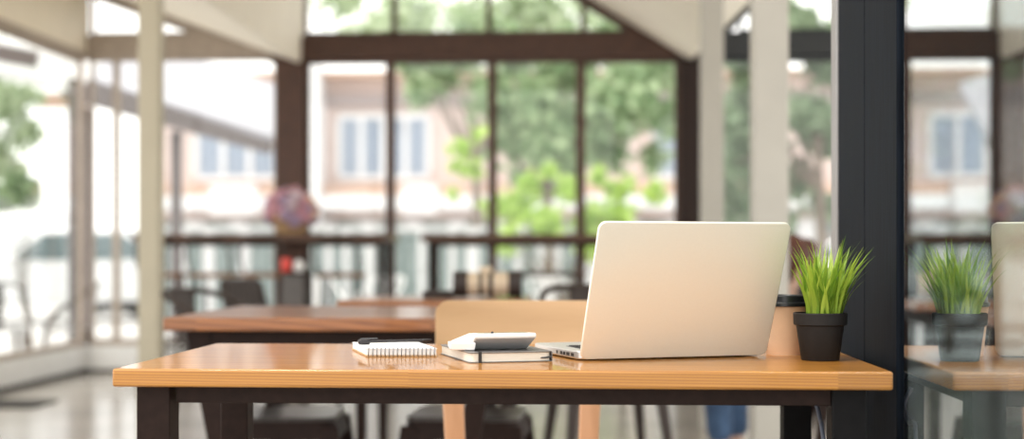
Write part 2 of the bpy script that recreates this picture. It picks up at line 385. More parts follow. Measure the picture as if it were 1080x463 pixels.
# steel post and glass partition beside the desk
XG = .487
struct('column.005', MB().box(XG, XG+.075, 2.475, 2.725, 0, 2.9), m_navy, bevel=.004)
struct('trim_lit_edge', MB().box(XG-.004, XG+.03, 2.727, 2.782, 0, 2.9), m_litedge, bevel=.003)  # paler strip standing in for the light on the post's far edge
struct('trim_10', MB().box(XG+.012, XG+.06, 2.455, 2.475, 0, 2.9), m_black)
r = srt('window_30')
mesh('window_frame', MB().box(XG-.004, XG+.012, 2.205, 2.455, 0, 2.9), m_navy, r, bevel=.004)
mesh('window_pane', MB().box(XG+.002, XG+.006, .25, 2.21, .06, 2.86), m_glassR, r)
mesh('window_rail', MB().box(XG-.004, XG+.012, .25, 2.21, 0, .06), m_navy, r)

# ------------------------------------------------------------------ desk
DX0, DX1, DY0, DY1, DZ = -.690, .447, 2.062, 2.655, .75
desk = thing('desk', 'long varnished pine desk on dark steel legs with the open laptop on it', 'desk', ((DX0+DX1)/2, (DY0+DY1)/2, 0))
hw, hd = (DX1-DX0)/2, (DY1-DY0)/2
mesh('tabletop', MB().box(-hw, hw, -hd, hd, DZ-.027, DZ), m_desk, desk, bevel=.004, seg=3)
for sx in (-1, 1):
    for sy in (-1, 1):
        x = sx*(hw-.058) + (-.004 if sx < 0 else 0); y = sy*(hd-.05)
        mesh('leg', MB().box(x-.025, x+.025, y-.025, y+.025, 0, DZ-.027), m_steel if sx < 0 else m_black, desk, bevel=.002)
for sy in (-1, 1):
    y = sy*(hd-.05); mesh('apron', MB().box(-hw+.087, hw-.083, y-.018, y+.018, DZ-.053, DZ-.027), m_steel, desk, bevel=.0015)
for sx in (-1, 1):
    x = sx*(hw-.06); mesh('side_rail', MB().box(x-.018, x+.018, -hd+.075, hd-.075, DZ-.053, DZ-.027), m_steel, desk, bevel=.0015)
# hanging cord at the right rear leg
c0 = at(861, 2.5, 427); c1 = at(868.5, 2.42, 463)
tag(mesh('cord', MB().tube(arc([c0 + Vector((-.015, .01, .03)), c0, c0.lerp(c1, .5) + Vector((.0015, 0, 0)), c1, c1 + Vector((.03, -.02, -.25)), c1 + Vector((.035, -.02, -c1.z+.006))]), .0038, 8), m_cord, smooth=180),
    'grey blue cord hanging under the right end of the pine desk', 'cord')

# ------------------------------------------------------------------ laptop
lp = at(610.5, 2.237); LW, LD, LT = .328, .226, .0155
lap = thing('laptop', 'open silver laptop seen from behind on the pine desk', 'laptop', (lp.x, lp.y, DZ), math.radians(21.1))
bm_ = MB().prism(rrect(LW-.006, LD-.008, .012, 6, LW/2, LD/2+.006), .0015, LT)
base = mesh('base', bm_, m_alu2, lap, bevel=.0025)
mesh('keyboard_bed', MB().prism(rrect(LW-.05, .105, .004, 4, LW/2, .075), LT, LT+.0004), m_key, base)
k = MB()
for r_ in range(5):
    for c_ in range(14):
        x = .031 + c_*.0191; y = .032 + r_*.0195
        k.box(x, x+.0158, y, y+.0158, LT+.0004, LT+.0016)
mesh('keyboard_keys', k, m_key, base)
mesh('trackpad', MB().prism(rrect(.105, .075, .004, 4, LW/2, .178), LT, LT+.0003), m_alu, base)
for i, (y, l) in enumerate(((.030,.012),(.050,.013),(.069,.009),(.083,.009),(.105,.005))):
    mesh('port', MB().box(.0024, .0035, y, y+l, .0055, .0105), m_key, base)
for x, y in ((.03,.02),(LW-.03,.02),(.03,LD-.03),(LW-.03,LD-.03)):
    mesh('rubber_foot', MB().lathe([(.006,0),(.006,.002)], 14, (x, y, 0)), m_key, base)
tilt = math.radians(21.5)
lid = MB().prism(rrect(LW, .231, .0125, 8, LW/2, .231/2), -.003, .003)
TM = Matrix.Translation((0, -.0015, .0035)) @ Matrix.Rotation(PI/2 + tilt, 4, 'X')
lid.xform(TM)
lido = mesh('lid', lid, m_alu, lap, bevel=.0016, seg=3)
sc_ = MB().prism(rrect(LW-.012, .2265-.018, .005, 4, LW/2, .2265/2), -.0036, -.0030); sc_.xform(TM); mesh('screen', sc_, m_screen, lido)
mesh('hinge', MB().tube([(.04, .002, LT-.006), (LW-.04, .002, LT-.006)], .0045, 12), m_key, lap, smooth=60)

# ------------------------------------------------------------------ closed notebook with the calculator on it
bp = at(500, 2.2); ang = math.radians(18.3)
bw, bd, bh = .127, .208, .0165
book = thing('closed_notebook', 'closed charcoal hardback notebook with elastic band lying under the calculator', 'notebook', (bp.x, bp.y, DZ), ang)
def half_round(x0, x1, y0, y1, r):
    pts = []
    for cx, cy, a0 in ((x1-r, y1-r, 0), (x0+r, y1-r, PI/2), (x0+r, y0+r, PI), (x1-r, y0+r, 1.5*PI)):
        for i in range(7): a = a0 + PI/2*i/6; pts.append((cx + r*math.cos(a), cy + r*math.sin(a)))
    return pts
bo = half_round(-.008, bw, -.002, bd, .009)
cov = mesh('front_cover', MB().prism(bo, bh-.0018, bh), m_bookcov, book, bevel=.0006)
mesh('back_cover', MB().prism(bo, 0, .0018), m_bookcov, book, bevel=.0006)
mesh('pages', MB().prism(half_round(-.006, bw-.003, 0, bd-.002, .008), .0018, bh-.0018), m_paper, book, smooth=40)
mesh('spine', MB().box(bw-.0015, bw, .0, bd-.004, .001, bh-.001), m_bookcov, book, bevel=.0005)
eb = MB(); x0, x1 = .0065, .0115
eb.box(x0, x1, -.0028, -.0018, 0, bh); eb.box(x0, x1, -.0028, bd+.001, bh, bh+.0008); eb.box(x0, x1, bd, bd+.001, 0, bh)
mesh('elastic_band', eb, m_elastic, book)
mesh('ribbon', MB().add([(bw-.02,-.001,.0055),(bw-.012,-.004,.005),(bw-.004,-.006,.0065),(bw-.003,-.006,.0105),(bw-.012,-.003,.008),(bw-.02,.001,.007)], [(0,1,4,5),(1,2,3,4)]), m_elastic, book)

# calculator: seen from its tilted rear
cp = at(499, 2.222)
calc = thing('calculator', 'silver white calculator tilted up on the closed charcoal notebook', 'calculator', (cp.x, cp.y, DZ+bh+.0004), ang + .02)
W = .100
def wedge(x0, x1, prof, mb=None):
    mb = mb or MB(); n = len(prof)
    vs = [(x0, y, z) for y, z in prof] + [(x1, y, z) for y, z in prof]
    return mb.add(vs, [tuple(range(n)), tuple(range(2*n-1, n-1, -1))] + [(i, n+i, n+(i+1)%n, (i+1)%n) for i in range(n)])
# y=0 is the near raised edge; the underside slopes down and away to the foot
body = wedge(0, W, [(-.012,.0205),(-.012,.0262),(-.008,.0275),(.03,.0262),(.142,.0085),(.142,0.0022),(.05,.0005),(.036,.0005)])
cb = mesh('body', body, m_calc, calc, bevel=.0018, seg=3)
mesh('underside', wedge(.002, W-.002, [(-.011,.0202),(-.011,.0198),(.036,.0001),(.036,.0006)]), m_calcg, cb)  # shade under the raised edge painted as a darker grey than the body
mesh('display', wedge(.01, W-.01, [(.0,.0276),(.028,.0269),(.028,.0266),(.0,.0270)]), m_lcd, cb)
def top_z(y): return .0262 - (y-.03)/(.112)*.0177
for r_ in range(5):
    for c_ in range(4):
        y = .044 + r_*.0185; x = .012 + c_*.0198
        mesh('button', wedge(x, x+.0165, [(y, top_z(y)-.0005), (y+.014, top_z(y+.014)-.0005), (y+.014, top_z(y+.014)+.0018), (y, top_z(y)+.0018)]), m_calcg, cb)
mesh('side_shelf', MB().hexa([(-.03,.03,.0005),(.004,.004,.0005),(.004,.11,.0005),(-.012,.115,.0005)], [(-.03,.03,.0128),(.004,-.004,.0135),(.004,.11,.0095),(-.012,.115,.009)]), m_calc, calc, bevel=.0015)
mesh('knob', MB().lathe([(.0022,0),(.0022,.002),(.0012,.0032)], 12, (.030, -.004, .0272)), m_key, calc)

# ------------------------------------------------------------------ spiral notebook and pen
sp = at(386, 2.335)
ang2 = math.radians(1.5) + A*.6
spn = thing('spiral_notebook', 'white spiral bound notepad with a pen on top near the far chair', 'notepad', (sp.x, sp.y, DZ), ang2)
sw, sd = .117, .17
def skew(mb, k=-.24):
    mb.v = [(x + k*y, y, z) for x, y, z in mb.v]; return mb
mesh('back_cover', skew(MB().box(0, sw, 0, sd, 0, .0025)), m_kraft, spn, bevel=.0006)
mesh('pages', skew(MB().box(.001, sw-.001, .002, sd-.001, .0025, .0125)), m_sheet, spn, bevel=.0008)
mesh('top_sheet', skew(MB().box(0, sw, .001, sd, .0125, .0133)), m_sheet, spn)
for i in range(17):
    x = .0045 + i*(sw-.009)/16
    pts = [(x, .004 + .0068*math.cos(a) - .001, .0072 + .0069*math.sin(a)) for a in [2*PI*j/14 for j in range(14)]]
    mesh('ring', MB().tube(pts, .0009, 6, closed=True), m_wire, spn, smooth=180)
pa = at(379, 2.43); pb = at(455, 2.475)
pen = thing('pen', 'slim black capped pen lying across the white notepad', 'pen', (pa.x, pa.y, DZ+.0133+.0053), math.atan2(pb.y-pa.y, pb.x-pa.x))
L_ = (pb-pa).length
def xl(prof, n=16):
    m = MB().lathe(prof, n); m.xform(Matrix.Rotation(PI/2, 4, 'Y')); return m
mesh('barrel', xl([(.0024,.018),(.0025,.03),(.0025,L_-.01),(.0022,L_-.002),(.0014,L_)]), m_pen, pen, smooth=60)
mesh('cap', xl([(.003,-.002),(.0046,.0),(.0052,.004),(.0050,.016),(.0046,.0175)]), m_pen, pen, smooth=60)
mesh('clip', MB().box(.002, .032, -.001, .001, .0046, .0058), m_wire, pen)

# ------------------------------------------------------------------ potted grass
pp = at(865, 2.262)
pl = thing('potted_grass', 'small dark pot of bright green artificial grass at the right end of the desk', 'potted plant', (pp.x, pp.y, DZ))
mesh('pot', MB().lathe([(.0,0.0),(.0285,0.0),(.0298,.0015),(.0375,.055),(.0392,.0555),(.0418,.057),(.0425,.074),(.0415,.0755),(.0395,.0755),(.0385,.066),(.0,.066)], 48, cap=False), m_pot, pl, smooth=35)
mesh('soil', MB().lathe([(.0,.068),(.038,.0665)], 32, cap=False), m_soil, pl)
g = MB()
def blade(mb, base, direc, length, width, bend, seg=7):
    x, y = base; d = Vector((math.cos(direc), math.sin(direc), 0)); side = Vector((-d.y, d.x, 0))
    p = Vector((x, y, .064)); lean = random.uniform(.02, .16); vs = []; fs = []
    for i in range(seg+1):
        t = i/seg; w = width*(1 - t**1.6)*(.65 + .7*min(t*3, 1))/1.3 if i < seg else 0
        if i:
            a = lean + bend*t; p = p + (d*math.sin(a) + Vector((0,0,1))*math.cos(a))*(length/seg)
        n = Vector((0,0,1)) if False else d
        if i < seg: vs += [p - side*w/2, p + d*w*.18, p + side*w/2]
        else: vs += [p]
    for i in range(seg-1):
        for j in (0, 1): fs.append((i*3+j, i*3+j+1, (i+1)*3+j+1, (i+1)*3+j))
    b = (seg-1)*3; fs += [(b, b+1, b+3), (b+1, b+2, b+3)]
    if min(q[0] for q in vs) < -.046 and max(q[1] for q in vs if q[0] < -.03) > -.03: return
    mb.add(vs, fs)
for i in range(215):
    r_ = .034*math.sqrt(random.random()); a = random.uniform(0, 2*PI); out = r_/.034
    if math.cos(a) < -.55 and out > .5 and math.sin(a) > -.5: continue
    blade(g, (r_*math.cos(a), r_*math.sin(a)), a + random.gauss(0, .9), random.uniform(.075, .145)*(1.04-.12*out), random.uniform(.0050, .0088), random.uniform(.08, .36) + .55*out)
mesh('grass_blades', g, m_grass, pl, smooth=180)

# ------------------------------------------------------------------ coffee cup
cc = at(827, 2.385)
cup = thing('coffee_cup', 'kraft paper takeaway coffee cup with black lid behind the potted grass', 'cup', (cc.x, cc.y, DZ))
mesh('cup_body', MB().lathe([(.0,.002),(.0285,.002),(.0288,0),(.0298,0),(.0385,.083),(.0392,.0835),(.0392,.0855),(.0,.0855)], 40, cap=False), m_cup, cup, smooth=40)
mesh('lid', MB().lathe([(.0402,.0815),(.0408,.0825),(.0408,.087),(.0392,.0885),(.0375,.0890),(.0362,.0985),(.0345,.1000),(.0325,.0985),(.031,.0955),(0,.0955)], 40, cap=False), m_lid, cup, smooth=30)

# ------------------------------------------------------------------ wooden chair behind the desk
wx0, wx1 = at(459, 3.05), at(641, 3.05); wc = (wx0+wx1)/2
wch = thing('wooden_chair', 'pale plywood chair with curved back behind the pine desk', 'chair', (wc.x, wc.y, 0), A*.3)
hw_ = (wx1-wx0).length/2
def curved_panel(w, z0, z1, r, t, curve, n=40):
    pts = rrect(2*w, z1-z0, r, 5, 0, (z0+z1)/2)
    # grid with rounded outline: columns
    vs, fs = [], []; cols = []
    for i in range(n+1):
        q_ = i/n; x = -w*math.cos(PI*q_); e = max(0, abs(x) - (w - r)); dz = r - math.sqrt(max(0, r*r - e*e))
        y = curve*(1 - (x/w)**2)
        cols.append((x, y, z0+dz, z1-dz))
    for x, y, a, b in cols: vs += [(x, y, a), (x, y, b), (x, y+t, a), (x, y+t, b)]
    for i in range(n):
        p = i*4; q = p+4
        fs += [(p, q, q+1, p+1), (p+2, p+3, q+3, q+2), (p+1, q+1, q+3, p+3), (p, p+2, q+2, q)]
    fs += [(0,1,3,2), (n*4, n*4+2, n*4+3, n*4+1)]
    return MB().add(vs, fs)
bp_ = curved_panel(hw_, .60, .8175, .028, .012, .03); mesh('backrest', bp_, m_ply, wch, bevel=.002, smooth=40)
mesh('seat', MB().prism(rrect(.40, .40, .05, 6, 0, -.19), .44, .455), m_ply, wch, bevel=.003)
for s in (-1, 1):
    mesh('leg', MB().bar((s*(hw_-.035), .012, .66), (s*(hw_-.062), .05, 0), .046, .022, up=(0,1,0), w2=.03, h2=.022), m_plyleg, wch, bevel=.003)
    mesh('leg', MB().bar((s*(hw_-.065), -.34, .44), (s*(hw_-.075), -.36, 0), .034, .028, up=(0,1,0), w2=.026), m_plyleg, wch, bevel=.003)
mesh('seat_rail', MB().box(-hw_+.06, hw_-.06, -.36, -.335, .39, .44), m_plyleg, wch, bevel=.003)

# ------------------------------------------------------------------ tables behind
def trestle(name, label, x0, x1, y0, y1, top=.75, t=.035, splay=.08, m=None, apr=.05, legw=.06, inset=.08):
    r = thing(name, label, 'table', ((x0+x1)/2, (y0+y1)/2, 0)); w, d = (x1-x0)/2, (y1-y0)/2
    mesh('tabletop', MB().box(-w, w, -d, d, top-t, top), m or m_table, r, bevel=.005)
    for sy in (-1, 1):
        y = sy*(d-.07); mesh('apron', MB().box(-w+inset, w-inset, y-.02, y+.02, top-t-apr, top-t), m_steel, r)
    for sx in (-1, 1):
        x = sx*(w-inset); mesh('side_rail', MB().box(x-.02, x+.02, -d+.09, d-.09, top-t-apr, top-t), m_steel, r)
        for sy in (-1, 1):
            y = sy*(d-.07)
            mesh('leg', MB().bar((sx*(w-inset), y, top-t), (sx*(w-inset-splay), y, 0), legw, .045, up=(0,1,0), w2=legw*.7), m_steel, r)
    return r
t2a = at(175, 3.78); t2b = at(548, 3.78)
trestle('dining_table', 'reddish wooden table on slanted dark legs, nearest behind the desk', t2a.x, t2b.x, 3.70, 4.55, splay=.13)
t3a, t3b = at(358, 5.15), at(556, 5.15)
trestle('dining_table', 'small reddish wooden table farther back carrying the beige lens', t3a.x, t3b.x, 5.05, 5.75, splay=0, legw=.04)

# ------------------------------------------------------------------ metal stools under the second table
def metal_stool(label, loc, rz, h=.45):
    r = thing('metal_stool', label, 'stool', loc, rz, 'low metal stools at the second table')
    w = .165
    mesh('seat', MB().prism(rrect(2*w, 2*w, .045, 6), h-.012, h), m_gun, r, bevel=.005)
    sk = MB(); P = rrect(2*w-.006, 2*w-.006, .045, 6); Q = rrect(2*w+.02, 2*w+.02, .045, 6); k = len(P)
    sk.add([(x, y, h-.012) for x, y in P] + [(x, y, h-.065) for x, y in Q], [(i, (i+1)%k, k+(i+1)%k, k+i) for i in range(k)])
    mesh('skirt', sk, m_steel, r, smooth=60)
    for sx in (-1, 1):
        for sy in (-1, 1):
            mesh('leg', MB().bar((sx*(w-.02), sy*(w-.02), h-.03), (sx*(w+.045), sy*(w+.045), 0), .06, .05, up=(0,1,0), w2=.028, h2=.028), m_steel, r, bevel=.005)
    mesh('brace', MB().bar((-w, -w, .22), (w, w, .22), .02, .006).bar((-w, w, .22), (w, -w, .22), .02, .006), m_steel, r)
    return r
a = at(301, 4.22); s1_ = metal_stool('grey topped metal stool under the left half of the second table', (a.x, a.y, 0), .05)
b = at(494, 4.22); dup(s1_, (b.x, b.y, 0), -.05, 'grey topped metal stool behind the plywood chair legs')

# ------------------------------------------------------------------ metal chairs
def metal_chair(label, loc, rz, arms=True, h=.78, lattice=False, m_steel=m_chair, m_gun=m_gun):
    """faces -Y; back at +Y"""
    r = thing('metal_chair', label, 'chair', loc, rz)
    mesh('seat', MB().prism(rrect(.40, .38, .05, 6), .438, .45), m_gun, r, bevel=.004)
    for sx in (-1, 1):
        for sy in (-1, 1):
            mesh('leg', MB().bar((sx*.16, sy*.15, .44), (sx*.21, sy*.21, 0), .042, .034, up=(0,1,0), w2=.024, h2=.024), m_steel, r, bevel=.004)
    if lattice:
        pts = [(-.19,.17,.45),(-.2,.235,.62),(-.2,.275,h-.02),(-.17,.285,h),(.17,.285,h),(.2,.275,h-.02),(.2,.235,.62),(.19,.17,.45)]
        mesh('back_frame', MB().tube(pts, .013, 10), m_steel, r, smooth=180)
        m_ = MB()
        for i in range(-3, 4):
            m_.bar((i*.055-.012, .243, .56), (i*.055+.012, .279, h-.01), .022, .006)
        for i in range(7):
            z = .56 + i*(h-.58)/6; y = .243 + (.279-.243)*(z-.56)/(h-.57); m_.bar((-.19, y, z), (.19, y, z), .034, .006, up=(0,1,0))
        mesh('back_panel', m_, m_steel, r)
    else:
        if arms: mesh('back_splat', MB().hexa([(-.07,.165,.45),(.07,.165,.45),(.07,.171,.45),(-.07,.171,.45)], [(-.09,.245,h),(.09,.245,h),(.09,.251,h),(-.09,.251,h)]), m_steel, r)
        if arms:
            pts = arc([(-.205,-.16,.44),(-.225,-.12,.52),(-.232,-.03,.61),(-.228,.11,.70),(-.18,.22,h-.01),(0,.255,h),(.18,.22,h-.01),(.228,.11,.70),(.232,-.03,.61),(.225,-.12,.52),(.205,-.16,.44)], 6)
        else:
            pts = arc([(-.18,.16,.44),(-.19,.2,.62),(-.16,.245,h-.02),(0,.255,h),(.16,.245,h-.02),(.19,.2,.62),(.18,.16,.44)], 6)
        mesh('back_frame', MB().tube(pts, .013, 10), m_steel, r, smooth=180)
    return r
a = at(214, 6.2); metal_chair('dark metal armchair with curved arm behind the left end of the second table', (a.x+.12, a.y, 0), math.radians(74), h=.755)
a = at(272, 7.3); metal_chair('dark metal chair with lattice back behind the second table', (a.x+.16, a.y, 0), math.radians(74), h=.775, lattice=True)
a = at(640, 5.4); metal_chair('dark metal armchair with curved arm behind the laptop and plywood chair', (a.x, a.y, 0), math.radians(14), h=.785)
a = at(576, 8.6); metal_chair('dark metal chair in front of the right bar counter', (a.x, a.y, 0), math.radians(185), arms=False, h=.80)

# ------------------------------------------------------------------ things on the small far table
a = at(478, 5.42); b = at(549, 5.42); Lr = (b-a).length
ln = thing('camera_lens', 'large beige and black banded camera lens lying on the far small table', 'lens', (a.x, a.y, .75+.0528), math.atan2(b.y-a.y, b.x-a.x))
k = Lr/.26
def seg_(x0, x1, r0, r1=None): return xl([(r0*.92, x0*k),(r0, x0*k+.002),(r1 or r0, x1*k-.002),((r1 or r0)*.92, x1*k)], 28)
mesh('barrel', seg_(.04, .225, .044), m_lens, ln, smooth=40)
mesh('mount_cap', seg_(.0, .056, .0495), m_lensd, ln, smooth=40)
mesh('focus_ring', seg_(.098, .115, .0462), m_lensd, ln, smooth=40)
mesh('zoom_ring', seg_(.135, .155, .0465), m_lensd, ln, smooth=40)
mesh('lens_hood', seg_(.212, .266, .049, .0525), m_lensd, ln, smooth=40)
mesh('tripod_foot', MB().box(.10*k, .15*k, -.014, .014, .04, .066), m_lens, ln, bevel=.004)
a = at(462, 5.4)
pu = thing('pouch', 'flat black pouch lying left of the banded lens', 'pouch', (a.x, a.y, .75), .1)
mesh('bag', MB().prism(rrect(.12, .09, .02, 5), 0, .024), m_lensd, pu, bevel=.008, seg=3)
mesh('flap', MB().prism(rrect(.115, .05, .015, 5, 0, -.017), .024, .029), m_lensd, pu, bevel=.002)

# ------------------------------------------------------------------ bar counters, stools, flowers
def counter(label, u0, u1, d0=10.05, ztop=1.055):
    a, b = at(u0, d0), at(u1, d0); y0 = (a.y+b.y)/2; y1 = 10.5
    r = thing('bar_counter', label, 'counter', ((a.x+b.x)/2, y0, 0)); w = (b.x-a.x)/2
    mesh('counter_top', MB().box(-w, w, 0, y1-y0, ztop-.055, ztop), m_barwood, r, bevel=.004)
    mesh('apron', MB().box(-w+.06, w-.06, .05, .08, ztop-.085, ztop-.045), m_steel, r)
    for x in (-w+.07, w-.07):
        for y in (.08, y1-y0-.06): mesh('leg', MB().box(x-.022, x+.022, y-.022, y+.022, 0, ztop-.045), m_steel, r)
    mesh('foot_rail', MB().tube([(-w+.07, .08, .28), (w-.07, .08, .28)], .015, 8), m_steel, r)
    return r
counter('long brown bar counter along the left windows with flowers on it', 137, 411)
counter('brown bar counter along the windows at right, ending behind the laptop', 443, 668)
def bar_stool(label, loc, rz):
    r = thing('bar_stool', label, 'stool', loc, rz, 'bar stools at the left counter')
    mesh('seat', MB().prism(rrect(.31, .30, .06, 6), .755, .785), m_seatwood, r, bevel=.006)
    for sx in (-1, 1):
        for sy in (-1, 1):
            mesh('leg', MB().tube([(sx*.11, sy*.11, .755), (sx*.135, sy*.16, 0)], .011, 8), m_chair, r, smooth=180)
    z = .25; q = .135
    mesh('foot_ring', MB().tube([(q,q,z),(-q,q,z),(-q,-q,z),(q,-q,z)], .008, 6, closed=True), m_chair, r)
    mesh('backrest', MB().tube(arc([(-.13,-.12,.775),(-.148,-.17,.90),(-.12,-.2,1.0),(0,-.215,1.02),(.12,-.2,1.0),(.148,-.17,.90),(.13,-.12,.775)], 6), .010, 8), m_chair, r, smooth=180)
    return r
lab = ['wooden seated bar stool leftmost at the left counter, beside the tan post', 'second wooden seated bar stool from the tan post', 'third wooden seated bar stool from the tan post, left of the flowers', 'wooden seated bar stool right of the brown column']
for i, u in enumerate((172, 228, 281, 360)):
    p = at(u, 9.72)
    if i == 0: bs = bar_stool(lab[0], (p.x, p.y, 0), .1)
    else: dup(bs, (p.x, p.y, 0), (.06, -.06, .04, -.05)[i], lab[i])
counter('dark bar counter seen through the glass partition at right', 905, 1130)
# flowers
fp = at(307, 10.22)
fl = thing('flower_arrangement', 'round pink, mauve and peach flower arrangement on the left bar counter', 'flowers', (fp.x, fp.y, 1.055))
mesh('basket', MB().lathe([(0,.0),(.085,0),(.105,.02),(.115,.1),(.12,.11),(.11,.11),(.1,.09),(0,.09)], 24, cap=False), m_basket, fl, smooth=40)
lf = MB()
for i in range(60):
    a_, e_ = random.uniform(0, 2*PI), random.uniform(.1, 1.3); c_ = Vector((math.cos(a_)*math.cos(e_)*.15, math.sin(a_)*math.cos(e_)*.15, .13 + .13*math.sin(e_)))
    d_ = (c_ - Vector((0,0,.1))).normalized(); s_ = d_.cross(Vector((0,0,1))).normalized()*.018
    lf.add([c_-s_-d_*.03, c_+d_*.005, c_+s_-d_*.03, c_-d_*.05], [(0,3,1),(3,2,1)])
mesh('leaves', lf, m_leafC, fl)
heads = []
for m_ in m_pinks:
    h_ = MB()
    for ring, (rr, el, cnt) in enumerate(((.042, .15, 9), (.032, .6, 7), (.018, 1.1, 5))):
        for j in range(cnt):
            a_ = 2*PI*(j + ring*.5)/cnt; c_ = (rr*math.cos(a_)*.6, rr*math.sin(a_)*.6, .012*ring)
            h_.ball(c_, rr*.55, 7, 5, (1, 1, .75))
    h_.ball((0,0,.02), .02, 7, 5)
    me = mesh('flower_head', h_, m_, fl, smooth=180); heads.append(me)
k_ = 0
for i in range(46):
    t = (i+.5)/46; ph = i*2.39996; el = math.acos(1 - 1.5*t); rd = .165 + random.uniform(-.015, .02)
    p = Vector((math.sin(el)*math.cos(ph)*rd, math.sin(el)*math.sin(ph)*rd, (.165 + math.cos(el)*rd*.92)))
    src = heads[random.randrange(5)]
    o = heads[i] if i < 5 else src.copy()
    if i >= 5: COL.objects.link(o); o.parent = fl
    o.location = p; o.rotation_euler = (p - Vector((0,0,.14))).to_track_quat('Z', 'Y').to_euler(); s = random.uniform(.8, 1.2); o.scale = (s,s,s)
# small cabinet before the brown column with a red tin and a white jar
a = at(309, 9.2)
cab = thing('side_cabinet', 'narrow dark cabinet standing before the brown window column', 'cabinet', (a.x, a.y, 0))
mesh('carcass', MB().box(-.075, .075, 0, .3, .06, .80), m_steel, cab, bevel=.004)
dr = mesh('door', MB().box(-.07, .07, -.018, 0, .08, .78), m_gun, cab, bevel=.003); mesh('handle', MB().box(.05, .06, -.03, -.018, .45, .55), m_hub, dr)
for sx in (-1, 1): mesh('leg', MB().box(sx*.06-.012, sx*.06+.012, .01, .28, 0, .06), m_steel, cab)
a = at(300, 9.3); tn = thing('tin', 'small red round tin on the narrow dark cabinet', 'tin', (a.x+.012, a.y, .80))
mesh('tin_body', MB().lathe([(0,0),(.032,0),(.034,.004),(.034,.07),(.032,.074),(0,.074)], 24, cap=False), m_red, tn, smooth=40)
mesh('tin_lid', MB().lathe([(.0355,.066),(.0355,.084),(.033,.087),(0,.087)], 24, cap=False), m_red, tn, smooth=40)
a = at(316, 9.3); jr = thing('jar', 'small white jar beside the red tin on the dark cabinet', 'jar', (a.x-.005, a.y, .80))
mesh('jar_body', MB().lathe([(0,0),(.028,0),(.034,.02),(.034,.045),(.024,.062),(0,.062)], 24, cap=False), m_white, jr, smooth=40)
mesh('jar_lid', MB().lathe([(.026,.058),(.026,.07),(.01,.075),(0,.08)], 20, cap=False), m_white, jr, smooth=40)
# mat by the left windows
a = at(-12, 8.55)
tag(mesh('door_mat', MB().box(a.x-.35, a.x+.32, a.y-.12, a.y+.3, 0, .012), m_mat, bevel=.004), 'dark doormat on the grey floor by the left windows', 'mat')

# ------------------------------------------------------------------ person
def skinned(name, joints, edges, mat, parent, sub=2, root=0):
    me = bpy.data.meshes.new(name); me.from_pydata([j[:3] for j in joints], edges, []); me.materials.append(mat)
    o = bpy.data.objects.new(name, me); COL.objects.link(o); o.parent = parent
    sk = o.modifiers.new('skin', 'SKIN'); sk.use_smooth_shade = True
    if not me.skin_vertices: me.skin_vertices.new(name='')
    for i, j in enumerate(joints):
        r_ = j[3]; me.skin_vertices[0].data[i].radius = r_ if isinstance(r_, tuple) else (r_, r_)
        me.skin_vertices[0].data[i].use_root = (i == root)
    if sub:
        s = o.modifiers.new('sub', 'SUBSURF'); s.levels = sub; s.render_levels = sub
    return o
pr = at(836, 6.15)
per = thing('person', 'seated person with reddish brown hair, blue jeans and black top, bent forward', 'person', (pr.x, pr.y, 0))
# local: faces -X; y is sideways
def chain(J, E, start, pts):
    prev = start
    for p in pts: J.append(p); E.append((prev, len(J)-1)); prev = len(J)-1
    return prev
K = lambda s: -.12 if s < 0 else -.03
J = [(.24,0,.49,(.11,.085))]; E = []
ne = chain(J, E, 0, [(.21,0,.60,(.12,.085)),(.14,0,.71,(.13,.092)),(.055,0,.80,(.12,.08)),(.015,0,.825,.05),(-.005,0,.845,.046)])
chest = 3
for s in (-1, 1):
    sh = chain(J, E, chest, [(.06, s*.155, .785, .055), (.04, s*.185, .66, .044), (.02, s*.19, .55, .038), (-.1, s*.13, .535, .033), (-.2, s*.07, .545, .025)])
    pm = chain(J, E, sh, [(-.24, s*.055, .548, (.036,.016))])
    hip = chain(J, E, 0, [(.21, s*.09, .465, .07), (.0, s*.1, .475, .06), (-.19+K(s), s*.1, .475, .046), (-.215+K(s), s*.1, .33, .044), (-.205+K(s), s*.1, .2, .04), (-.2+K(s), s*.1, .085, .034)])
    chain(J, E, hip, [(-.27+K(s), s*.105, .04, .034), (-.34+K(s), s*.11, .035, .03)])
body = skinned('body', J, E, m_skin, per)
for s in (-1, 1):
    for f_, (dy, ln_, r_) in enumerate(((-.026,.068,.0085),(-.009,.08,.009),(.009,.074,.0088),(.026,.058,.0078))):
        y = s*.055 + dy
        skinned('finger', [(-.235,y,.55,r_),(-.262,y,.552,r_),(-.262-ln_*.4,y,.54,r_*.95),(-.262-ln_*.62,y,.515,r_*.85),(-.262-ln_*.6,y,.497,r_*.7)], [(0,1),(1,2),(2,3),(3,4)], m_skin, body, 1)
    skinned('thumb', [(-.215,s*.04,.556,.011),(-.235,s*.018,.566,.0105),(-.262,s*.008,.562,.0095),(-.285,s*.006,.55,.008)], [(0,1),(1,2),(2,3)], m_skin, body, 1)
